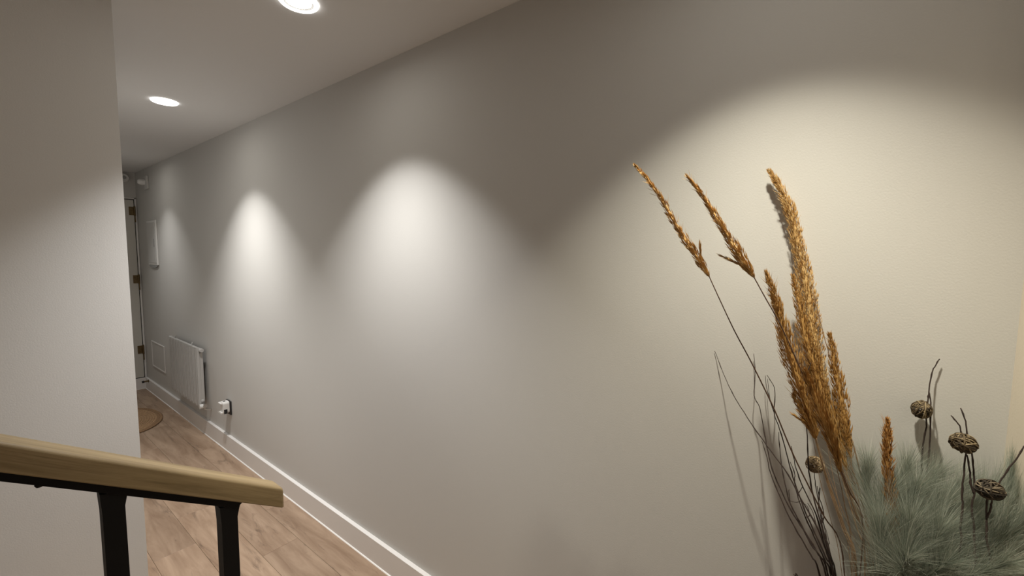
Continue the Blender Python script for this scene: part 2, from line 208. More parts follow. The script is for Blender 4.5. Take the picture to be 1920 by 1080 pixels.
# ---------------------------------------------------------------- mesh helpers
class MB:
    def __init__(s): s.v = []; s.f = []
    def quadbox(s, x0, x1, y0, y1, z0, z1):
        o = len(s.v)
        s.v += [(x, y, z) for x in (x0, x1) for y in (y0, y1) for z in (z0, z1)]
        for a in ((0, 1, 3, 2), (4, 6, 7, 5), (0, 4, 5, 1), (2, 3, 7, 6), (0, 2, 6, 4), (1, 5, 7, 3)):
            s.f.append([o + i for i in a])
        return s
    def prism(s, outline, axis, a0, a1):
        """outline: 2D points; axis 0/1/2 = extrusion axis"""
        o = len(s.v); n = len(outline)
        for a in (a0, a1):
            for p, q in outline:
                s.v.append({0: (a, p, q), 1: (p, a, q), 2: (p, q, a)}[axis])
        s.f.append([o + i for i in range(n)][::-1]); s.f.append([o + n + i for i in range(n)])
        for i in range(n): s.f.append([o + i, o + (i + 1) % n, o + n + (i + 1) % n, o + n + i])
        return s
    def tube(s, pts, rad, sides=6, cap=True):
        pts = [Vector(p) for p in pts]; n = len(pts)
        if not hasattr(rad, '__len__'): rad = [rad] * n
        o = len(s.v); up = None
        for i, p in enumerate(pts):
            t = (pts[min(i + 1, n - 1)] - pts[max(i - 1, 0)])
            if t.length < 1e-9: t = Vector((0, 0, 1))
            t.normalize()
            if up is None:
                up = t.orthogonal().normalized()
            up = (up - t * up.dot(t))
            if up.length < 1e-6: up = t.orthogonal()
            up.normalize(); sd = t.cross(up)
            for k in range(sides):
                a = 2 * math.pi * k / sides
                s.v.append(tuple(p + (up * math.cos(a) + sd * math.sin(a)) * rad[i]))
        for i in range(n - 1):
            for k in range(sides):
                a = o + i * sides + k; b = o + i * sides + (k + 1) % sides
                s.f.append([a, b, b + sides, a + sides])
        if cap:
            s.f.append([o + k for k in range(sides)][::-1]); s.f.append([o + (n - 1) * sides + k for k in range(sides)])
        return s
    def loop(s, pts, rad, sides=4):
        """closed tube"""
        pts = [Vector(p) for p in pts]; n = len(pts); o = len(s.v); c = sum(pts, Vector()) / n
        for i, p in enumerate(pts):
            t = (pts[(i + 1) % n] - pts[i - 1]).normalized()
            up = (p - c); up = up - t * up.dot(t); up.normalize(); sd = t.cross(up)
            for k in range(sides):
                a = 2 * math.pi * k / sides
                s.v.append(tuple(p + (up * math.cos(a) + sd * math.sin(a)) * rad))
        for i in range(n):
            for k in range(sides):
                a = o + i * sides + k; b = o + i * sides + (k + 1) % sides
                j = (i + 1) % n
                s.f.append([a, b, o + j * sides + (k + 1) % sides, o + j * sides + k])
        return s
    def lathe(s, prof, sides=40, centre=(0, 0, 0), axis=2, close=False):
        o = len(s.v); n = len(prof)
        for r, h in prof:
            for k in range(sides):
                a = 2 * math.pi * k / sides; p = (r * math.cos(a), r * math.sin(a), h)
                if axis == 0: p = (h, p[0], p[1])
                if axis == 1: p = (p[0], h, p[1])
                s.v.append(tuple(p[i] + centre[i] for i in range(3)))
        for i in range(n - 1):
            for k in range(sides):
                a = o + i * sides + k; b = o + i * sides + (k + 1) % sides
                s.f.append([a, b, b + sides, a + sides])
        if close:
            s.f.append([o + k for k in range(sides)][::-1]); s.f.append([o + (n - 1) * sides + k for k in range(sides)])
        return s
    def spike(s, p, d, ln, wd, flat=.6):
        """slender spindle: 4-sided, pointed at both ends"""
        d = d.normalized(); a = d.orthogonal().normalized(); b = d.cross(a); o = len(s.v)
        q = p + d * ln * .4
        s.v += [tuple(p), tuple(q + a * wd), tuple(q + b * wd * flat), tuple(q - a * wd), tuple(q - b * wd * flat), tuple(p + d * ln)]
        for k in range(4):
            i, j = o + 1 + k, o + 1 + (k + 1) % 4
            s.f.append([o, j, i]); s.f.append([i, j, o + 5])
        return s
    def strip(s, pts, wd, side):
        """flat fibre tapering to a point"""
        o = len(s.v); n = len(pts)
        for i, p in enumerate(pts[:-1]):
            w_ = wd * (1 - i / (n - 1)) ** .6
            s.v += [tuple(p - side * w_), tuple(p + side * w_)]
        s.v.append(tuple(pts[-1]))
        for i in range(n - 2): s.f.append([o + 2 * i, o + 2 * i + 1, o + 2 * i + 3, o + 2 * i + 2])
        k = o + 2 * (n - 2); s.f.append([k, k + 1, k + 2])
        return s
    def build(s, name, material, parent=None, loc=None, smooth=False, bevel=0.0, seg=2):
        me = bpy.data.meshes.new(name)
        off = Vector(loc) if loc is not None else Vector((0, 0, 0))
        base = off if parent is None else Vector((0, 0, 0))
        me.from_pydata([tuple(Vector(v) - off) for v in s.v] if loc is not None else s.v, [], s.f)
        bm = bmesh.new(); bm.from_mesh(me)
        bmesh.ops.recalc_face_normals(bm, faces=bm.faces)
        if bevel:
            ed = [e for e in bm.edges if len(e.link_faces) == 2 and e.calc_face_angle(0) > R(30)]
            bmesh.ops.bevel(bm, geom=ed, offset=bevel, segments=seg, affect='EDGES', profile=.5, clamp_overlap=True)
        bm.to_mesh(me); bm.free()
        if smooth:
            me.shade_smooth()
        me.materials.append(material)
        o = bpy.data.objects.new(name, me); C.objects.link(o)
        if parent is not None:
            o.parent = parent
            # shapes are given in world coordinates: make them local to the (unrotated) parent
            chain = Vector((0, 0, 0)); q = parent
            while q is not None: chain += q.location; q = q.parent
            if loc is None:
                for v in me.vertices: v.co -= chain
            else:
                o.location = off - chain
        elif loc is not None:
            o.location = off
        return o

def box(x0, x1, y0, y1, z0, z1): return MB().quadbox(x0, x1, y0, y1, z0, z1)
def tag(o, label=None, cat=None, group=None, kind=None):
    if label: o['label'] = label
    if cat: o['category'] = cat
    if group: o['group'] = group
    if kind: o['kind'] = kind
    return o
def thing(name, loc, label, cat, group=None):
    o = bpy.data.objects.new(name, None); C.objects.link(o); o.location = loc
    o.empty_display_size = .05
    return tag(o, label, cat, group)
def struct(name, mb, m_, bevel=0.0, label=None):
    return tag(mb.build(name, m_, bevel=bevel), label=label, kind='structure')
def smoothpath(pts, n=6):
    """Catmull-Rom through the points"""
    P = [Vector(p) for p in pts]; out = []
    for i in range(len(P) - 1):
        a = P[max(i - 1, 0)]; b = P[i]; c = P[i + 1]; d = P[min(i + 2, len(P) - 1)]
        for k in range(n):
            t = k / n
            out.append(.5 * ((2 * b) + (c - a) * t + (2 * a - 5 * b + 4 * c - d) * t * t + (3 * b - a - 3 * c + d) * t ** 3))
    out.append(P[-1]); return out
def at(path_, u):
    f_ = u * (len(path_) - 1); i = min(int(f_), len(path_) - 2)
    return path_[i].lerp(path_[i + 1], f_ - i)

# ---------------------------------------------------------------- room shell
XW, YS, YE = -2.6, -3.0, 6.10        # west face, south face, corridor end
XC, YC = -0.840, 1.90                # corner where the corridor begins
struct('wall_right', box(0, .12, YS - .12, YE + .12, -.05, H + .1), GREIGE, label='long greige painted wall washed by downlights')
struct('wall_left', MB().prism([(XC, YC), (XC, YE), (XC - .12, YE), (XC - .12, YC + .12), (XW - .12, YC + .12), (XW - .12, YC)], 2, -.05, H + .1), LEFTP,
       label='pale grey wall at the left, its edge marking the start of the corridor')
struct('wall_back', box(XC - .12, .0, YE, YE + .12, -.05, H + .1), GREIGE, label='far end wall of the corridor around the door')
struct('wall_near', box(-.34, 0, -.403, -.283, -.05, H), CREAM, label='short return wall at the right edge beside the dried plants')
struct('wall_west', box(XW - .12, XW, YS - .12, YC, -.05, H + .1), LEFTP)
struct('wall_south', box(XW - .12, .0, YS - .12, YS, -.05, H + .1), LEFTP)
struct('ceiling', box(XW - .12, .12, YS - .12, YE + .12, H, H + .1), WHITEP, label='plain white painted ceiling')
floor = struct('floor', box(XW - .12, .12, YS - .12, YE + .12, -.06, -.0105), UNDER, label='oak laminate plank floor')

# floor planks, one object each, sharing meshes
PW, PL = .176, 1.205
edges = [0.0 - .0]
x = -.165
cols = [(-.165, 0.0)]
while x > XW:
    cols.append((max(x - PW, XW), x)); x -= PW
starts = [2.62, 2.225, 2.94, 2.61, 3.20]
rng = random.Random(3)
plank_mesh = {}
def plank(x0, x1, y0, y1):
    ln, wd = round(y1 - y0, 3), round(x1 - x0, 3)
    k = (ln, wd)
    if k not in plank_mesh:
        b = MB().quadbox(-ln / 2 + .0004, ln / 2 - .0004, -wd / 2 + .0004, wd / 2 - .0004, -.010, 0)
        o = b.build('plank', PLANK, bevel=.0009, seg=1)
        plank_mesh[k] = o.data
    else:
        o = bpy.data.objects.new('plank', plank_mesh[k]); C.objects.link(o)
    o.parent = floor; o.location = ((x0 + x1) / 2, (y0 + y1) / 2, 0); o.rotation_euler = (0, 0, R(90))
for i, (x0, x1) in enumerate(cols):
    s0 = starts[i] if i < len(starts) else 2.0 + rng.random() * PL
    yend = YE if x0 > XC - .05 else YC
    y = s0
    while y > YS: y -= PL
    while y < yend:
        a, b = max(y, YS), min(y + PL, yend)
        if b - a > .02: plank(x0, x1, a, b)
        y += PL

# baseboards: body, with a bright flat top and a sealant bead along the floor
def baseboard(name, x0, x1, y0, y1, bead):
    bb = tag(box(x0, x1, y0, y1, 0, .126).build(name, TRIMW, bevel=.0015, seg=2), kind='structure')
    bead.build('sealant_bead', SEAL, bb)
    return bb
baseboard('baseboard_right', -.021, 0, -.283, YE, MB().prism([(-.021, 0), (-.0265, 0), (-.0245, .003), (-.021, .0045)], 1, -.26, YE - .02))
baseboard('baseboard_back', XC, -.021, YE - .016, YE, box(XC, -.021, YE - .019, YE - .016, 0, .004))
baseboard('baseboard_near', -.34, -.021, -.283, -.267, box(-.34, -.03, -.267, -.264, 0, .004))
baseboard('baseboard_left', XC, XC + .016, YC + .0, YE - .016, box(XC + .016, XC + .019, YC, YE - .016, 0, .004))

# ---------------------------------------------------------------- door at the corridor end
door = tag(box(-.80, -.0285, YE - .012, YE - .0005, .135, 2.105).build('door_1', DOORP, bevel=.002), kind='structure',
           label='off-white flush door at the far end of the corridor')
g = MB()
g.quadbox(-.805, -.0235, YE - .004, YE - .0003, 2.106, 2.114)
g.quadbox(-.0275, -.0215, YE - .004, YE - .0003, .130, 2.114)
g.quadbox(-.80, -.0235, YE - .005, YE - .0003, .1265, .1345)
g.build('door_gap', DARKGAP, door)
fr = MB(); fr.quadbox(-.82, -.006, YE - .010, YE - .0003, 2.1145, 2.128); fr.quadbox(-.0212, -.006, YE - .010, YE - .0003, .1268, 2.128)
fr.build('door_frame', TRIMW, door, bevel=.0015)
for z in (1.985, 1.24, .45):
    h = box(-.072, -.030, YE - .0165, YE - .0125, z - .045, z + .045).build('hinge', BRASS, door, bevel=.001)
    MB().tube([(-.025, YE - .021, z - .052), (-.025, YE - .021, z + .052)], .0085, 12).build('hinge_knuckle', BRASS, h)
    MB().tube([(-.023, YE - .018, z - .053), (-.022, YE - .018, z - .12)], .0045, 8).build('hinge_pin', BRASS, h)

# ---------------------------------------------------------------- downlights
for i, (x, y, watts, col) in enumerate(LAMPS):
    lab = ['round recessed downlight farthest along the corridor ceiling, hidden behind the left wall edge',
           'small lit round downlight in the corridor ceiling, the farther of the two in view',
           'lit round downlight cut off by the top edge of the photo',
           'warm round downlight above the dried plants by the greige wall',
           'added round fill downlight, unseen behind the viewer nearest the stair rail',
           'added round fill downlight, unseen at the back of the lobby behind the viewer'][i]
    t = thing('downlight', (x, y, H), lab, 'ceiling light', 'recessed downlights in the ceiling')
    ring = MB().lathe([(.047, H - .0015), (.048, H - .006), (.058, H - .0075), (.062, H - .004), (.062, H - .0005)], 48, (x, y, 0)).build('trim_ring', GLOWR, t, smooth=True)
    MB().lathe([(.0395, H - .0012), (.047, H - .0042)], 48, (x, y, 0)).build('inner_lip', PLASTG, t, smooth=True)
    MB().lathe([(.0001, H - .0022), (.025, H - .0022), (.0395, H - .0012)], 48, (x, y, 0)).build('lens', GLOW, t, smooth=True)
    ld = bpy.data.lights.new('lamp', 'SPOT'); ld.energy = watts * 1.0; ld.color = col
    ld.spot_size = R(SPOT_ANGLE); ld.spot_blend = SPOT_BLEND; ld.shadow_soft_size = .022
    l2 = ld.copy(); l2.energy = ld.energy * EDGE_SHARE; l2.spot_size = R(EDGE_ANGLE); l2.spot_blend = EDGE_BLEND
    o2 = bpy.data.objects.new('edge_spot', l2); C.objects.link(o2); o2.parent = t; o2.location = (0, 0, -.012)  # extra spot added to sharpen the scallop edges
    lo = bpy.data.objects.new('lamp', ld); C.objects.link(lo); lo.parent = t; lo.location = (0, 0, -.012)

# ---------------------------------------------------------------- handrail of the stairs
RX0, RX1 = -2.45, -0.745; SL = .64; YF = 1.010
def rail_top(x): return 0.990 - SL * (x - RX1)       # front top edge line
hr = thing('stair_handrail', (RX1, YF + .03, 0), 'sloping oak handrail on black steel posts, in front of the pale left wall', 'handrail')
W_ = .060; TH = .050
def section(x, r0, top_off=0.0):
    zt = rail_top(x); pts = []
    for (cy, cz, a0) in ((YF + W_ - r0, zt - r0, 0), (YF + r0, zt - r0, 90)):
        for k in range(6):
            a = R(a0 + 90 * k / 5); pts.append((x, cy + r0 * math.cos(a), cz + r0 * math.sin(a)))
    r1 = .003
    for (cy, cz, a0) in ((YF + r1, zt - TH + r1, 180), (YF + W_ - r1, zt - TH + r1, 270)):
        for k in range(3):
            a = R(a0 + 90 * k / 2); pts.append((x, cy + r1 * math.cos(a), cz + r1 * math.sin(a)))
    return pts
b = MB(); xs = [RX0 + (RX1 - RX0) * k / 14 for k in range(15)]
secs = [section(x, .008) for x in xs]
# eased end: last ring slightly smaller
c_ = Vector(secs[-1][0]); n = len(secs[0])
ctr = sum((Vector(p) for p in secs[-1]), Vector()) / n
secs[-1] = [tuple(Vector(p) + Vector((-.004, 0, .004 * SL))) for p in secs[-1]]
secs.append([tuple(ctr + (Vector(p) - ctr) * .93 + Vector((.0, 0, 0))) for p in section(RX1, .008)])
for s_ in secs: b.v += s_
for i in range(len(secs) - 1):
    for k in range(n):
        b.f.append([i * n + k, i * n + (k + 1) % n, (i + 1) * n + (k + 1) % n, (i + 1) * n + k])
b.f.append(list(range(n))[::-1]); b.f.append([(len(secs) - 1) * n + k for k in range(n)])
wood_rail = b.build('wooden_rail', RAILW, hr)
def under(x): return rail_top(x) - TH
# flat bar under the wood, chamfered at the lower end
b = MB(); BX1 = -.826; bt = .0185
o_ = [(RX0, under(RX0)), (BX1, under(BX1)), (BX1 - .017, under(BX1) - .012), (BX1 - .030, under(BX1 - .030) - bt), (RX0, under(RX0) - bt)]
b.prism(o_, 1, YF + .012, YF + .048).build('steel_bar', STEEL, hr, bevel=.0012)
steps = [(-.80 - .265 * k, .170 * (k + 1)) for k in range(7)]
def step_z(x):
    z = 0
    for (sx, sz) in steps:
        if x < sx + .002: z = sz
    return z
px = -.8535
for k in range(9):
    if px < RX0 + .1: break
    zt = under(px) - bt + .006; zb = step_z(px)
    p = MB()
    hw = .0155
    p.prism([(px - hw - .0018, zt), (px - hw - .0015, zt - .012), (px - hw, zt - .04), (px - hw, zb + .006), (px + hw, zb + .006), (px + hw, zt - .035), (px + hw + .003, zt - .020), (px + hw + .006, zt - .006), (px + hw + .006, zt - .008)], 1, YF + .014, YF + .046)
    po = p.build('post', STEEL, hr, bevel=.001)
    box(px - .03, px + .03, YF + .004, YF + .056, zb, zb + .006).build('foot_plate', STEEL, po)
    px -= .182
MB().lathe([(.0001, -.004), (.004, -.004), (.006, 0)], 12, (-1.122, YF + .02, under(-1.122) - bt)).build('screw_head', STEEL, hr)

# steps below the frame that carry the posts
st = thing('staircase', (-1.6, 1.45, 0), 'oak steps rising along the pale left wall under the handrail', 'stairs')
for k, (sx, sz) in enumerate(steps):
    x1, x0 = sx, max(sx - .265, XW + .004)
    box(x0, x1 - .012, YF - .01, YC - .004, sz - .17, sz - .03).build('riser', TRIMW, st)
    box(x0, x1 + .01, YF - .02, YC - .004, sz - .03, sz).build('tread', STEPW, st, loc=((x0 + x1) / 2, 1.45, sz), bevel=.004)

# ---------------------------------------------------------------- radiator
RY0, RY1, RZ0, RZ1 = 4.085, 4.870, .262, .768
rad = thing('radiator', (-.06, (RY0 + RY1) / 2, RZ0), 'white ribbed radiator hung low on the greige wall near the door', 'radiator')
nsec = 10; dy = (RY1 - RY0) / nsec
for k in range(nsec):
    ya, yb = RY0 + k * dy, RY0 + (k + 1) * dy
    s_ = MB().prism([(-.072, RZ0), (-.072, RZ1 - .006), (-.066, RZ1 - .001), (-.052, RZ1 - .012), (-.050, RZ0 + .015), (-.052, RZ0)], 1, ya + .004, yb - .004)
    so = s_.build('radiator_section', RADW, rad, bevel=.003)
    yc = (ya + yb) / 2
    MB().quadbox(-.0515, -.030, ya + .003, yb - .003, RZ0 + .02, RZ1 - .05).build('rear_fin', RADW, so, bevel=.002)
    MB().quadbox(-.0495, -.0335, yc - .005, yc + .005, RZ0 + .015, RZ1 - .03).build('middle_web', RADW, so)
    MB().quadbox(-.0755, -.0715, yc - .016, yc - .004, RZ0 + .02, RZ1 - .02).build('front_rib', RADW, so, bevel=.001)
for z in (RZ0 + .05, RZ1 - .026):
    MB().tube([(-.046, RY0 - .004, z), (-.046, RY1 + .004, z)], .014, 14).build('header_pipe', RADW, rad, smooth=True)
for (y0, y1, z) in ((RY0 - .034, RY0 - .002, RZ1 - .026), (RY1 + .002, RY1 + .045, RZ1 - .026), (RY1 + .002, RY1 + .03, RZ0 + .05)):
    MB().tube([(-.046, y0, z), (-.046, y0 + .004, z), (-.046, y1 - .008, z), (-.046, y1, z)], [.013, .0165, .0165, .013], 16).build('end_plug', RADW, rad)
vz = RZ0 + .02
v = MB().tube([(-.046, RY0 - .002, vz), (-.046, RY0 - .05, vz)], .015, 16).build('valve', METAL, rad)
MB().tube([(-.046, RY0 - .03, vz - .004), (-.080, RY0 - .03, vz - .004)], [.016, .019], 16).build('valve_cap', PLASTW, v)
MB().tube([(-.046, RY0 - .035, vz), (-.046, RY0 - .035, vz - .03), (-.001, RY0 - .035, vz - .045)], .008, 12).build('feed_pipe', METAL, v)
for y in (RY0 + .16, RY1 - .16):
    box(-.034, -.0005, y - .012, y + .012, RZ1 - .11, RZ1 - .05).build('wall_bracket', RADW, rad)
    MB().tube([(-.052, y + .04, RZ1 - .012), (-.044, y + .04, RZ1 + .014)], .006, 10).build('hook', RADW, rad)

# ---------------------------------------------------------------- wall fittings
t = thing('fuse_box', (-.01, 5.52, 1.63), 'narrow white fuse box cover mounted high on the wall before the door', 'panel')
box(-.014, -.0005, 5.355, 5.690, 1.410, 1.862).build('frame', PLASTW, t, bevel=.004)
dd = box(-.018, -.0145, 5.378, 5.668, 1.432, 1.842).build('cover', PANELW, t, bevel=.002)
box(-.022, -.0185, 5.405, 5.425, 1.595, 1.675).build('latch', PLASTG, dd, bevel=.002)
bt_ = MB()
o_ = [(5.37 + .152 - .152 * math.cos(R(a)), 1.4095 - .028 * math.sin(R(a))) for a in range(0, 181, 12)]
bt_.prism(o_, 0, -.012, -.0006).build('shadow_dome', PLASTG, t)  # grey half-ellipse standing in for the shadow under the box

t = thing('access_panel', (-.004, 5.57, .44), 'flush square wall hatch low on the wall between radiator and door', 'panel')
box(-.004, -.0005, 5.350, 5.800, .318, .572).build('cover', GREIGE, t, bevel=.0015)
f_ = MB(); f_.quadbox(-.007, -.0005, 5.338, 5.349, .306, .584); f_.quadbox(-.007, -.0005, 5.801, 5.812, .306, .584)
f_.quadbox(-.007, -.0005, 5.349, 5.801, .573, .584); f_.quadbox(-.007, -.0005, 5.349, 5.801, .306, .317)
f_.build('frame', TRIMW, t, bevel=.001)

t = thing('plug_in_device', (-.03, 3.70, .35), 'white plug-in unit in a black wall socket right of the radiator', 'plug')
box(-.011, -.0005, 3.595, 3.685, .300, .408).build('socket_plate', PLASTB, t, bevel=.004)
o_ = []
y0, y1, z0, z1, r = 3.604, 3.672, .318, .408, .018
for cy, cz, a0 in ((y1 - r, z1 - r, 0), (y0 + r, z1 - r, 90), (y0 + r, z0 + r, 180), (y1 - r, z0 + r, 270)):
    for k in range(6):
        a = R(a0 + 18 * k); o_.append((cy + r * math.cos(a), cz + r * math.sin(a)))
bd = MB().prism(o_, 0, -.056, -.0115).build('body', PLASTW, t, bevel=.002)
MB().tube([(-.036, 3.638, .4075), (-.036, 3.638, .4095)], .008, 14).build('vent_hole', PLASTB, bd)
box(-.050, -.028, 3.6025, 3.6045, .318, .352).build('side_slot', PLASTB, bd)
lip = MB().prism([(-.0565, .322), (-.068, .322), (-.072, .326), (-.072, .338), (-.066, .331), (-.0565, .330)], 1, 3.610, 3.666).build('lower_hook', PLASTW, bd)
MB().prism([(-.0565, .394), (-.068, .397), (-.068, .402), (-.0565, .405)], 1, 3.610, 3.666).build('upper_lip', PLASTW, bd)

t = thing('motion_sensor', (-.02, 5.66, 2.25), 'small white wall sensor with a rounded nose near the corridor end', 'sensor')
box(-.018, -.0005, 5.56, 5.68, 2.185, 2.315).build('back_plate', GREIGE, t, bevel=.004)
MB().lathe([(.0001, -.075), (.016, -.073), (.026, -.062), (.030, -.040), (.030, -.018)], 24, (0, 5.64, 2.255), axis=0).build('sensor_nose', PLASTW, t, smooth=True)

t = thing('smoke_alarm', (-.095, YE - .02, 2.335), 'round white alarm on the end wall just above the door', 'alarm')
MB().lathe([(.0001, YE - .030), (.018, YE - .030), (.022, YE - .026), (.030, YE - .026), (.034, YE - .032), (.044, YE - .026), (.046, YE - .0005)], 32, (-.095, 0, 2.335), axis=1).build('housing', PLASTW, t, smooth=True)
MB().lathe([(.0001, YE - .033), (.013, YE - .033), (.016, YE - .0305)], 24, (-.095, 0, 2.335), axis=1).build('centre_button', PLASTG, t, smooth=True)

t = thing('door_stop', (-.03, 5.95, .11), 'little brass door stop on the baseboard by the far door', 'door stop')
MB().tube([(-.0212, 5.95, .112), (-.026, 5.95, .112), (-.027, 5.95, .112), (-.060, 5.95, .112)], [.016, .016, .009, .009], 14).build('stem', BRASS, t)
MB().tube([(-.0602, 5.95, .112), (-.078, 5.95, .112)], .013, 14).build('buffer', PLASTB, t)

# ---------------------------------------------------------------- rug
t = thing('jute_rug', (-.435, 5.02, 0), 'oval brown jute rug on the corridor floor before the door', 'rug')
a_, b_ = .318, .445; nr = 17
core = MB(); rim = MB()
for k in range(nr):
    u = (k + .5) / nr; rr = .0105
    pts = [(-.435 + (a_ - .012) * u * math.cos(q), 5.02 + (b_ - .012) * u * math.sin(q), .0065 + .0012 * math.sin(q * 9 + k)) for q in [2 * math.pi * j / 60 for j in range(60)]]
    (rim if k >= nr - 2 else core).loop(pts, .0115 if k < nr - 2 else .0125, 6)
bs = MB().lathe([(.0001, .0006), (1, .0006), (1, .004), (.0001, .004)], 48)
bs.v = [(-.435 + v_[0] * (a_ - .02), 5.02 + v_[1] * (b_ - .02), v_[2]) for v_ in bs.v]
bs.build('backing', JUTED, t)
def flat(mb):  # press the coils flat onto the floor
    mb.v = [(x_, y_, max(.001, .0055 + (z_ - .0055) * .55)) for x_, y_, z_ in mb.v]; return mb
flat(core).build('braided_coil', JUTE, t, smooth=True)
flat(rim).build('braided_edge', JUTED, t, smooth=True)

# ---------------------------------------------------------------- vase (below the frame) that holds the dried plants
VX, VY = -.145, -.105
t = thing('floor_vase', (VX, VY, 0), 'tall matt floor vase in the corner holding the dried plants', 'vase')
prof = [(.0001, .001), (.075, .001), (.082, .01), (.095, .15), (.100, .35), (.094, .52), (.078, .64), (.070, .70), (.074, .725), (.069, .728), (.062, .70), (.066, .62), (.08, .5), (.08, .2), (.0001, .18)]
MB().lathe(prof, 48, (VX, VY, 0)).build('vase_body', CLAY, t, smooth=True)
fl = MB().lathe([(.0001, .660), (.060, .655)], 32, (VX, VY, 0)).build('filling', UNDER, t)

# ---------------------------------------------------------------- dried grasses
HEAD_LABEL = {
 'a': 'slim golden grass head leaning farthest left, alone on its thin stalk',
 'b': 'slim golden grass head with a loose side tuft, second from the left',
 'c': 'tallest and thickest golden grass plume, nearly upright',
 'd': 'broad amber grass plume left of the tallest one, leaning left',
 'e': 'narrow amber grass plume close against the left side of the tallest one',
 'f': 'pointed amber grass plume right of the tallest one',
 'g': 'short loose amber tuft lowest on the left of the grass bundle',
 'h': 'wide bushy amber plume low in the middle of the grass bundle',
 'i': 'single rust brown grass spike standing alone before the pale green plumes',
 'j': 'low amber plume tucked behind the broad left one in the bundle'}
STYLE = {'a': (STRAW, 680, .0150, .0013, 15), 'b': (STRAW, 700, .0160, .0013, 16), 'c': (STRAW, 2700, .0145, .0013, 21),
         'd': (AMBER, 1700, .0190, .0011, 16), 'e': (AMBER, 1150, .0170, .0011, 20), 'f': (AMBER, 1000, .0160, .0011, 18),
         'g': (AMBER, 220, .0180, .0011, 22), 'h': (AMBER, 1500, .0230, .0010, 13), 'i': (RUST, 950, .0150, .0011, 22), 'j': (AMBER, 900, .0220, .0010, 14)}
for n_, hp, hw, sp in HEADS:
    m_, cnt, ln, wd, ang = STYLE[n_]
    rg = random.Random(ord(n_) * 7)
    base = sp[-1]
    t = thing('dried_grass', base, HEAD_LABEL[n_], 'dried grass', 'dried grasses in the corner vase')
    pa = smoothpath(hp, 6)
    full = pa + smoothpath(sp, 5)[1:]
    r_ = [.0003 + .0011 * min(1, i / (len(full) - 1) * 1.4) for i in range(len(full))]
    if n_ in 'ab': r_ = [q * .95 for q in r_]
    MB().tube(full, r_, 6).build('stalk', STALKD if n_ in 'ab' else STALK, t, smooth=True)
    b = MB(); nh = len(hp)
    b.tube(hp, [q * .33 for q in hw], 6)
    for i in range(cnt):
        u = rg.random() ** .92
        p = at(pa, u); q = at(pa, max(0, u - .03)); q2 = at(pa, min(1, u + .03))
        ax = (q - q2).normalized()                       # towards the tip
        fi = u * (nh - 1); k = min(int(fi), nh - 2); w0 = hw[k] + (hw[k + 1] - hw[k]) * (fi - k)
        # lumpy silhouette: the panicle is made of short tufts
        w0 *= .78 + .4 * abs(math.sin(u * nh * 2.6 + 3 * math.sin(u * 17)))
        s1 = ax.orthogonal().normalized(); s2 = ax.cross(s1); a = rg.random() * 2 * math.pi
        out = s1 * math.cos(a) + s2 * math.sin(a)
        rad = w0 * (rg.random() ** .55)
        l_ = ln * (.65 + .6 * rg.random()) * (.75 + .25 * min(1, u * 4))
        spread = math.tan(R(ang * (.35 + .9 * rg.random())))
        d = (ax + out * spread).normalized()
        p0 = p + out * max(0, rad * .9 - l_ * .45 * spread) - ax * l_ * (.5 - .45 * max(0, (u - .8) / .2))
        b.spike(p0, d, l_, wd * (.75 + .5 * rg.random()))
    # loose longer bristles sticking out of the silhouette
    for i in range(cnt // 9):
        u = .05 + .95 * rg.random(); p = at(pa, u); ax = (at(pa, max(0, u - .03)) - at(pa, min(1, u + .03))).normalized()
        s1 = ax.orthogonal().normalized(); s2 = ax.cross(s1); a = rg.random() * 2 * math.pi
        out = s1 * math.cos(a) + s2 * math.sin(a)
        fi = u * (nh - 1); k = min(int(fi), nh - 2); w0 = hw[k] + (hw[k + 1] - hw[k]) * (fi - k)
        b.spike(p + out * w0 * .6, (ax + out * (.25 + .4 * rg.random())), ln * (.8 + .7 * rg.random()), wd * .45)
    tag(b.build('seed_head', m_, t), kind='stuff')
    # long dry blades that run down beside the stalk
    if n_ in 'cdefhji':
        nb = {'c': 3, 'h': 6, 'd': 4}.get(n_, 3) if n_ != 'i' else 2
        for k in range(nb):
            o0 = Vector((rg.gauss(0, .006), rg.gauss(0, .008), 0)); top = at(pa, .75 + .25 * rg.random())
            Q = smoothpath([top + o0 * .3] + [Vector(q) + o0 * (.5 + .5 * j) for j, q in enumerate(sp[1:-1])] + [Vector(sp[-1]) + o0 * .5], 4)
            MB().tube(Q, [.0004 + .0005 * j / (len(Q) - 1) for j in range(len(Q))], 4).build('dry_blade', STALK, t, smooth=True)
    # loose side tufts
    if n_ in ('a', 'b', 'g'):
        tb = MB()
        p1 = at(pa, .97); ax = (at(pa, .80) - at(pa, .97)).normalized()
        side = Vector((0, -1, .0)) if n_ == 'a' else Vector((0, 1, 0))
        side = (side - ax * side.dot(ax)).normalized()
        L_ = {'a': .066, 'b': .066, 'g': .05}[n_]
        tip = p1 + ax * L_ * .93 + side * L_ * (.25 if n_ == 'a' else .42)
        mid_ = p1 + ax * L_ * .5 + side * L_ * (.06 if n_ == 'a' else .14)
        tp = smoothpath([tip, mid_, p1], 8)
        tb.tube(tp, .0004, 4)
        for i in range(170):
            u = rg.random() ** .8; p = at(tp, u); a2 = (at(tp, max(0, u - .1)) - at(tp, min(1, u + .1))).normalized()
            s1 = a2.orthogonal().normalized(); s2 = a2.cross(s1); a = rg.random() * 2 * math.pi
            out = s1 * math.cos(a) + s2 * math.sin(a)
            tb.spike(p - a2 * .003, a2 + out * .30 * rg.random(), .012 + .008 * rg.random(), .0009)
        tag(tb.build('side_tuft', m_, t), kind='stuff')

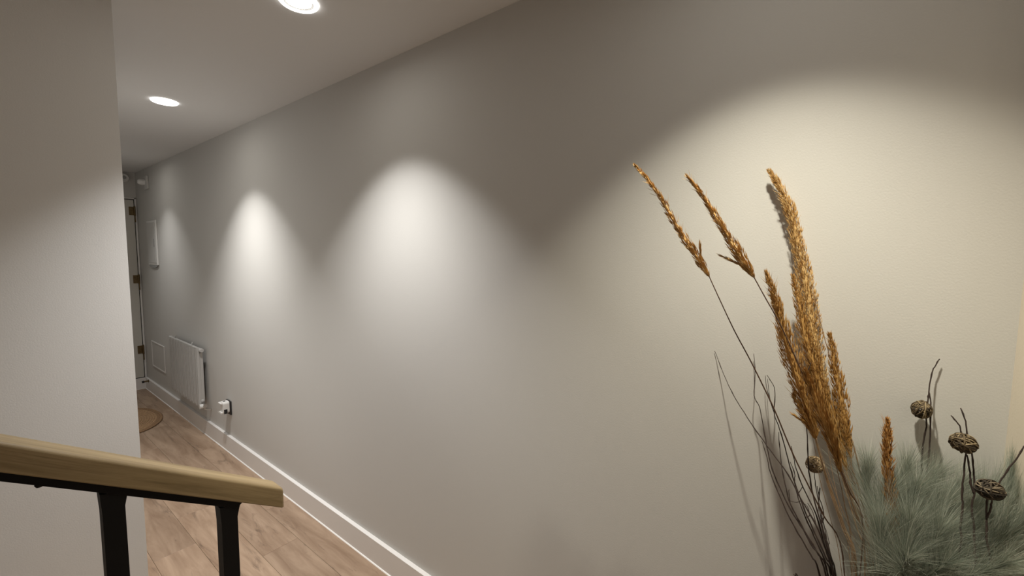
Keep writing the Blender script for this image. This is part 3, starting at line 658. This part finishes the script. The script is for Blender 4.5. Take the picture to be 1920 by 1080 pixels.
# ---------------------------------------------------------------- dark twigs
TWIG_LABEL = {
 'a': 'dark bare twig arching farthest left, its tip touching the wall',
 'b': 'dark bare twig, tall straight tip just right of the leftmost one',
 'c': 'dark twig forking into a narrow loop near its top, left of the amber plumes',
 'd': 'short dark twig bending in the left of the bundle, below the tall tips',
 'e': 'thin dark twig rising inside the bundle beneath the forked one',
 'f': 'dark twig whose short tip crosses the leftmost grass stalk',
 'g': 'dark twig with a curled side shoot in the thick of the bundle',
 'h': 'dark twig with a narrow leaf-shaped loop below the pale woven ball',
 'i': 'dark twig with two small side shoots on the right of the bundle',
 'j': 'tall thin twig passing behind the amber plume and the pale woven ball',
 'k': 'stub of dark twig barely showing at the bottom edge',
 'l': 'thin bare straw stalk rising just right of the tallest golden plume'}
for n_, main, brs in TWIGS:
    rg = random.Random(ord(n_))
    P = smoothpath(main, 4)
    # slight knobbly waver
    P = [p + Vector((0, (rg.random() - .5) * .0010, (rg.random() - .5) * .0010)) if 0 < i < len(P) - 1 else p for i, p in enumerate(P)]
    rr = [.0006 + .0012 * (i / (len(P) - 1)) + (.0004 if i % 7 == 3 else 0) for i in range(len(P))]
    t = thing('dry_twig', main[-1], TWIG_LABEL[n_], 'twig', 'dark twigs in the corner vase')
    MB().tube(P, rr, 6).build('stem', STALK if n_ == 'l' else TWIG, t, smooth=True)
    for br in brs:
        Q = smoothpath(br, 4)
        MB().tube(Q, [.0009 - .0004 * i / (len(Q) - 1) for i in range(len(Q))], 5).build('side_shoot', TWIG, t, smooth=True)

# ---------------------------------------------------------------- woven vine balls on sticks
BALL_LABEL = {
 'a': 'round woven vine ball, highest of the balls, its shadow on the wall',
 'b': 'oval woven vine ball with two short twigs poking up like antennae',
 'c': 'dark oval woven vine ball, lowest right, with a twig slanting out to the right edge',
 'd': 'small pale tangled vine ball left of the grass stalks'}
for n_, c, (ra, rb), tilt, sticks in BALLS:
    rg = random.Random(ord(n_) + 40)
    t = thing('vine_ball_stick', sticks[0][-1], BALL_LABEL[n_], 'decoration', 'woven vine balls in the corner vase')
    b = MB(); cv = Vector(c)
    long_ax = Vector((.55, -.80, 0)).normalized()         # horizontal long axis, across the view
    rot = Matrix.Rotation(R(tilt), 3, Vector((.80, .55, 0)))
    e1 = rot @ long_ax; e3 = rot @ Vector((0, 0, 1)); e2 = e3.cross(e1)
    nst = {'a': 30, 'b': 32, 'c': 32, 'd': 34}[n_]
    ra *= {'a': .66, 'b': .72, 'c': .78, 'd': .95}[n_]; rb *= {'a': 1.06, 'b': .95, 'c': .95, 'd': 1}[n_]
    for k in range(nst):
        nrm = Vector((rg.gauss(0, 1), rg.gauss(0, 1), rg.gauss(0, 1)))
        if n_ in 'bc' and k % 2: nrm.x *= .22            # most strands run pole to pole
        nrm.normalize(); s1 = nrm.orthogonal().normalized(); s2 = nrm.cross(s1)
        off = (rg.random() - .5) * (.9 if n_ != 'd' else 1.3); cr = math.sqrt(max(.1, 1 - off * off * .9)); dr = .93 + .09 * rg.random() if k % 3 else .76 + .08 * rg.random()
        ph = rg.random() * 6.28
        pts = []
        for j in range(22):
            a = 2 * math.pi * j / 22
            q = (nrm * off * .9 + (s1 * math.cos(a) + s2 * math.sin(a)) * cr) * dr * (1 + .035 * math.sin(3 * a + ph))
            pts.append(cv + e1 * q.x * ra * .97 + e2 * q.y * rb + e3 * q.z * rb * .97)
        b.loop(pts, (.0008 + .0006 * rg.random()) * (1 if n_ != 'd' else .65), 5)
    if n_ in 'bc':
        sgn = -1 if n_ == 'b' else 1
        for k in range(4):
            p = cv + e1 * ra * sgn * .93 + e3 * (k - 1.5) * .0015
            b.tube([p, p + e1 * sgn * .005 + e3 * (k - 1.5) * .001 * -1], [.0011, .0005], 5)
    tag(b.build('woven_ball', {'a': VINE, 'b': VINE, 'c': VINED, 'd': VINEP}[n_], t, smooth=True), kind='stuff')
    for s_ in sticks:
        P = smoothpath(s_, 4)
        P = [p + Vector((0, (rg.random() - .5) * .001, (rg.random() - .5) * .001)) if 0 < i < len(P) - 1 else p for i, p in enumerate(P)]
        rr = [.0010 + .0008 * (i / (len(P) - 1)) + (.0004 if i % 6 == 2 else 0) for i in range(len(P))]
        if n_ == 'd': rr = [q * .6 for q in rr]
        MB().tube(P, rr, 6).build('stick', TWIG, t, smooth=True)

# ---------------------------------------------------------------- pale green feathery plumes
PL_LABEL = ['leftmost pale green plume beside the grass stalks', 'pale green plume left of the rust brown spike', 'tall pale green plume right behind the rust brown spike',
 'pale green plume just right of the rust brown spike', 'pale green plume under the highest vine ball', 'pale green plume between the highest and the oval vine ball',
 'pale green plume left behind the oval vine ball stick', 'pale green plume between the two oval vine balls', 'pale green plume behind the lowest vine ball',
 'pale green plume right of the lowest vine ball', 'pale green plume at the right edge by the return wall',
 'low pale green plume at the foot of the grass stalks', 'low pale green plume right before the rust brown spike', 'low pale green plume below the highest vine ball',
 'low pale green plume crossing the sticks of the oval vine ball', 'low pale green plume below the lowest vine ball', 'low pale green plume at the right edge of the photo',
 'front pale green plume at the bottom edge below the rust brown spike', 'front pale green plume at the bottom edge in the middle of the clump', 'front pale green plume at the bottom edge towards the right']
for i, tip in enumerate(PLUMES):
    rg = random.Random(500 + i)
    tipv = Vector(tip)
    a = 2 * math.pi * i / len(PLUMES)
    base = Vector((VX + .035 * math.cos(a), VY + .035 * math.sin(a), .70))
    k1 = base.lerp(tipv, .45) + Vector((0, 0, .07)) + Vector((rg.gauss(0, .008), rg.gauss(0, .008), 0))
    axis = smoothpath([tipv, base.lerp(tipv, .8) + Vector((0, 0, .03)), k1, base], 8)
    t = thing('feathery_plume', base, PL_LABEL[i], 'dried plant', 'pale green feathery plumes in the corner vase')
    MB().tube(axis, [.0004 + .0012 * j / (len(axis) - 1) for j in range(len(axis))], 5).build('stem', PLSTEM, t, smooth=True)
    b = MB()
    for k in range(1300):
        u = rg.random() * .92
        p = at(axis, u); ax = (at(axis, max(0, u - .05)) - at(axis, min(1, u + .05))).normalized()
        s1 = ax.orthogonal().normalized(); s2 = ax.cross(s1); an = rg.random() * 2 * math.pi
        out = s1 * math.cos(an) + s2 * math.sin(an)
        l_ = (.05 + .10 * min(1, u * 1.8)) * (.55 + .75 * rg.random())
        sp0 = .10 + .38 * rg.random() ** 1.3
        pts = []
        q = Vector(p); d = (ax + out * sp0).normalized()
        droop = -.16 * rg.random() * min(1, .3 + u); curl = .16 * rg.random()
        for j in range(6):
            pts.append(q.copy()); q = q + d * (l_ / 5)
            d = (d + out * curl + Vector((0, 0, droop))).normalized()
        # keep the fibres on the room side of both walls
        for q in pts:
            if q.x > -.003: q.x = -.003 - .002 * rg.random()
            if q.y < -.279: q.y = -.279 + .002 * rg.random()
        side = ax.cross(out).lerp(Vector((rg.gauss(0, 1), rg.gauss(0, 1), rg.gauss(0, 1))), .4).normalized()
        b.strip(pts, .00017 + .00012 * rg.random(), side)
    tag(b.build('feather_fibres', PLUME, t), kind='stuff')
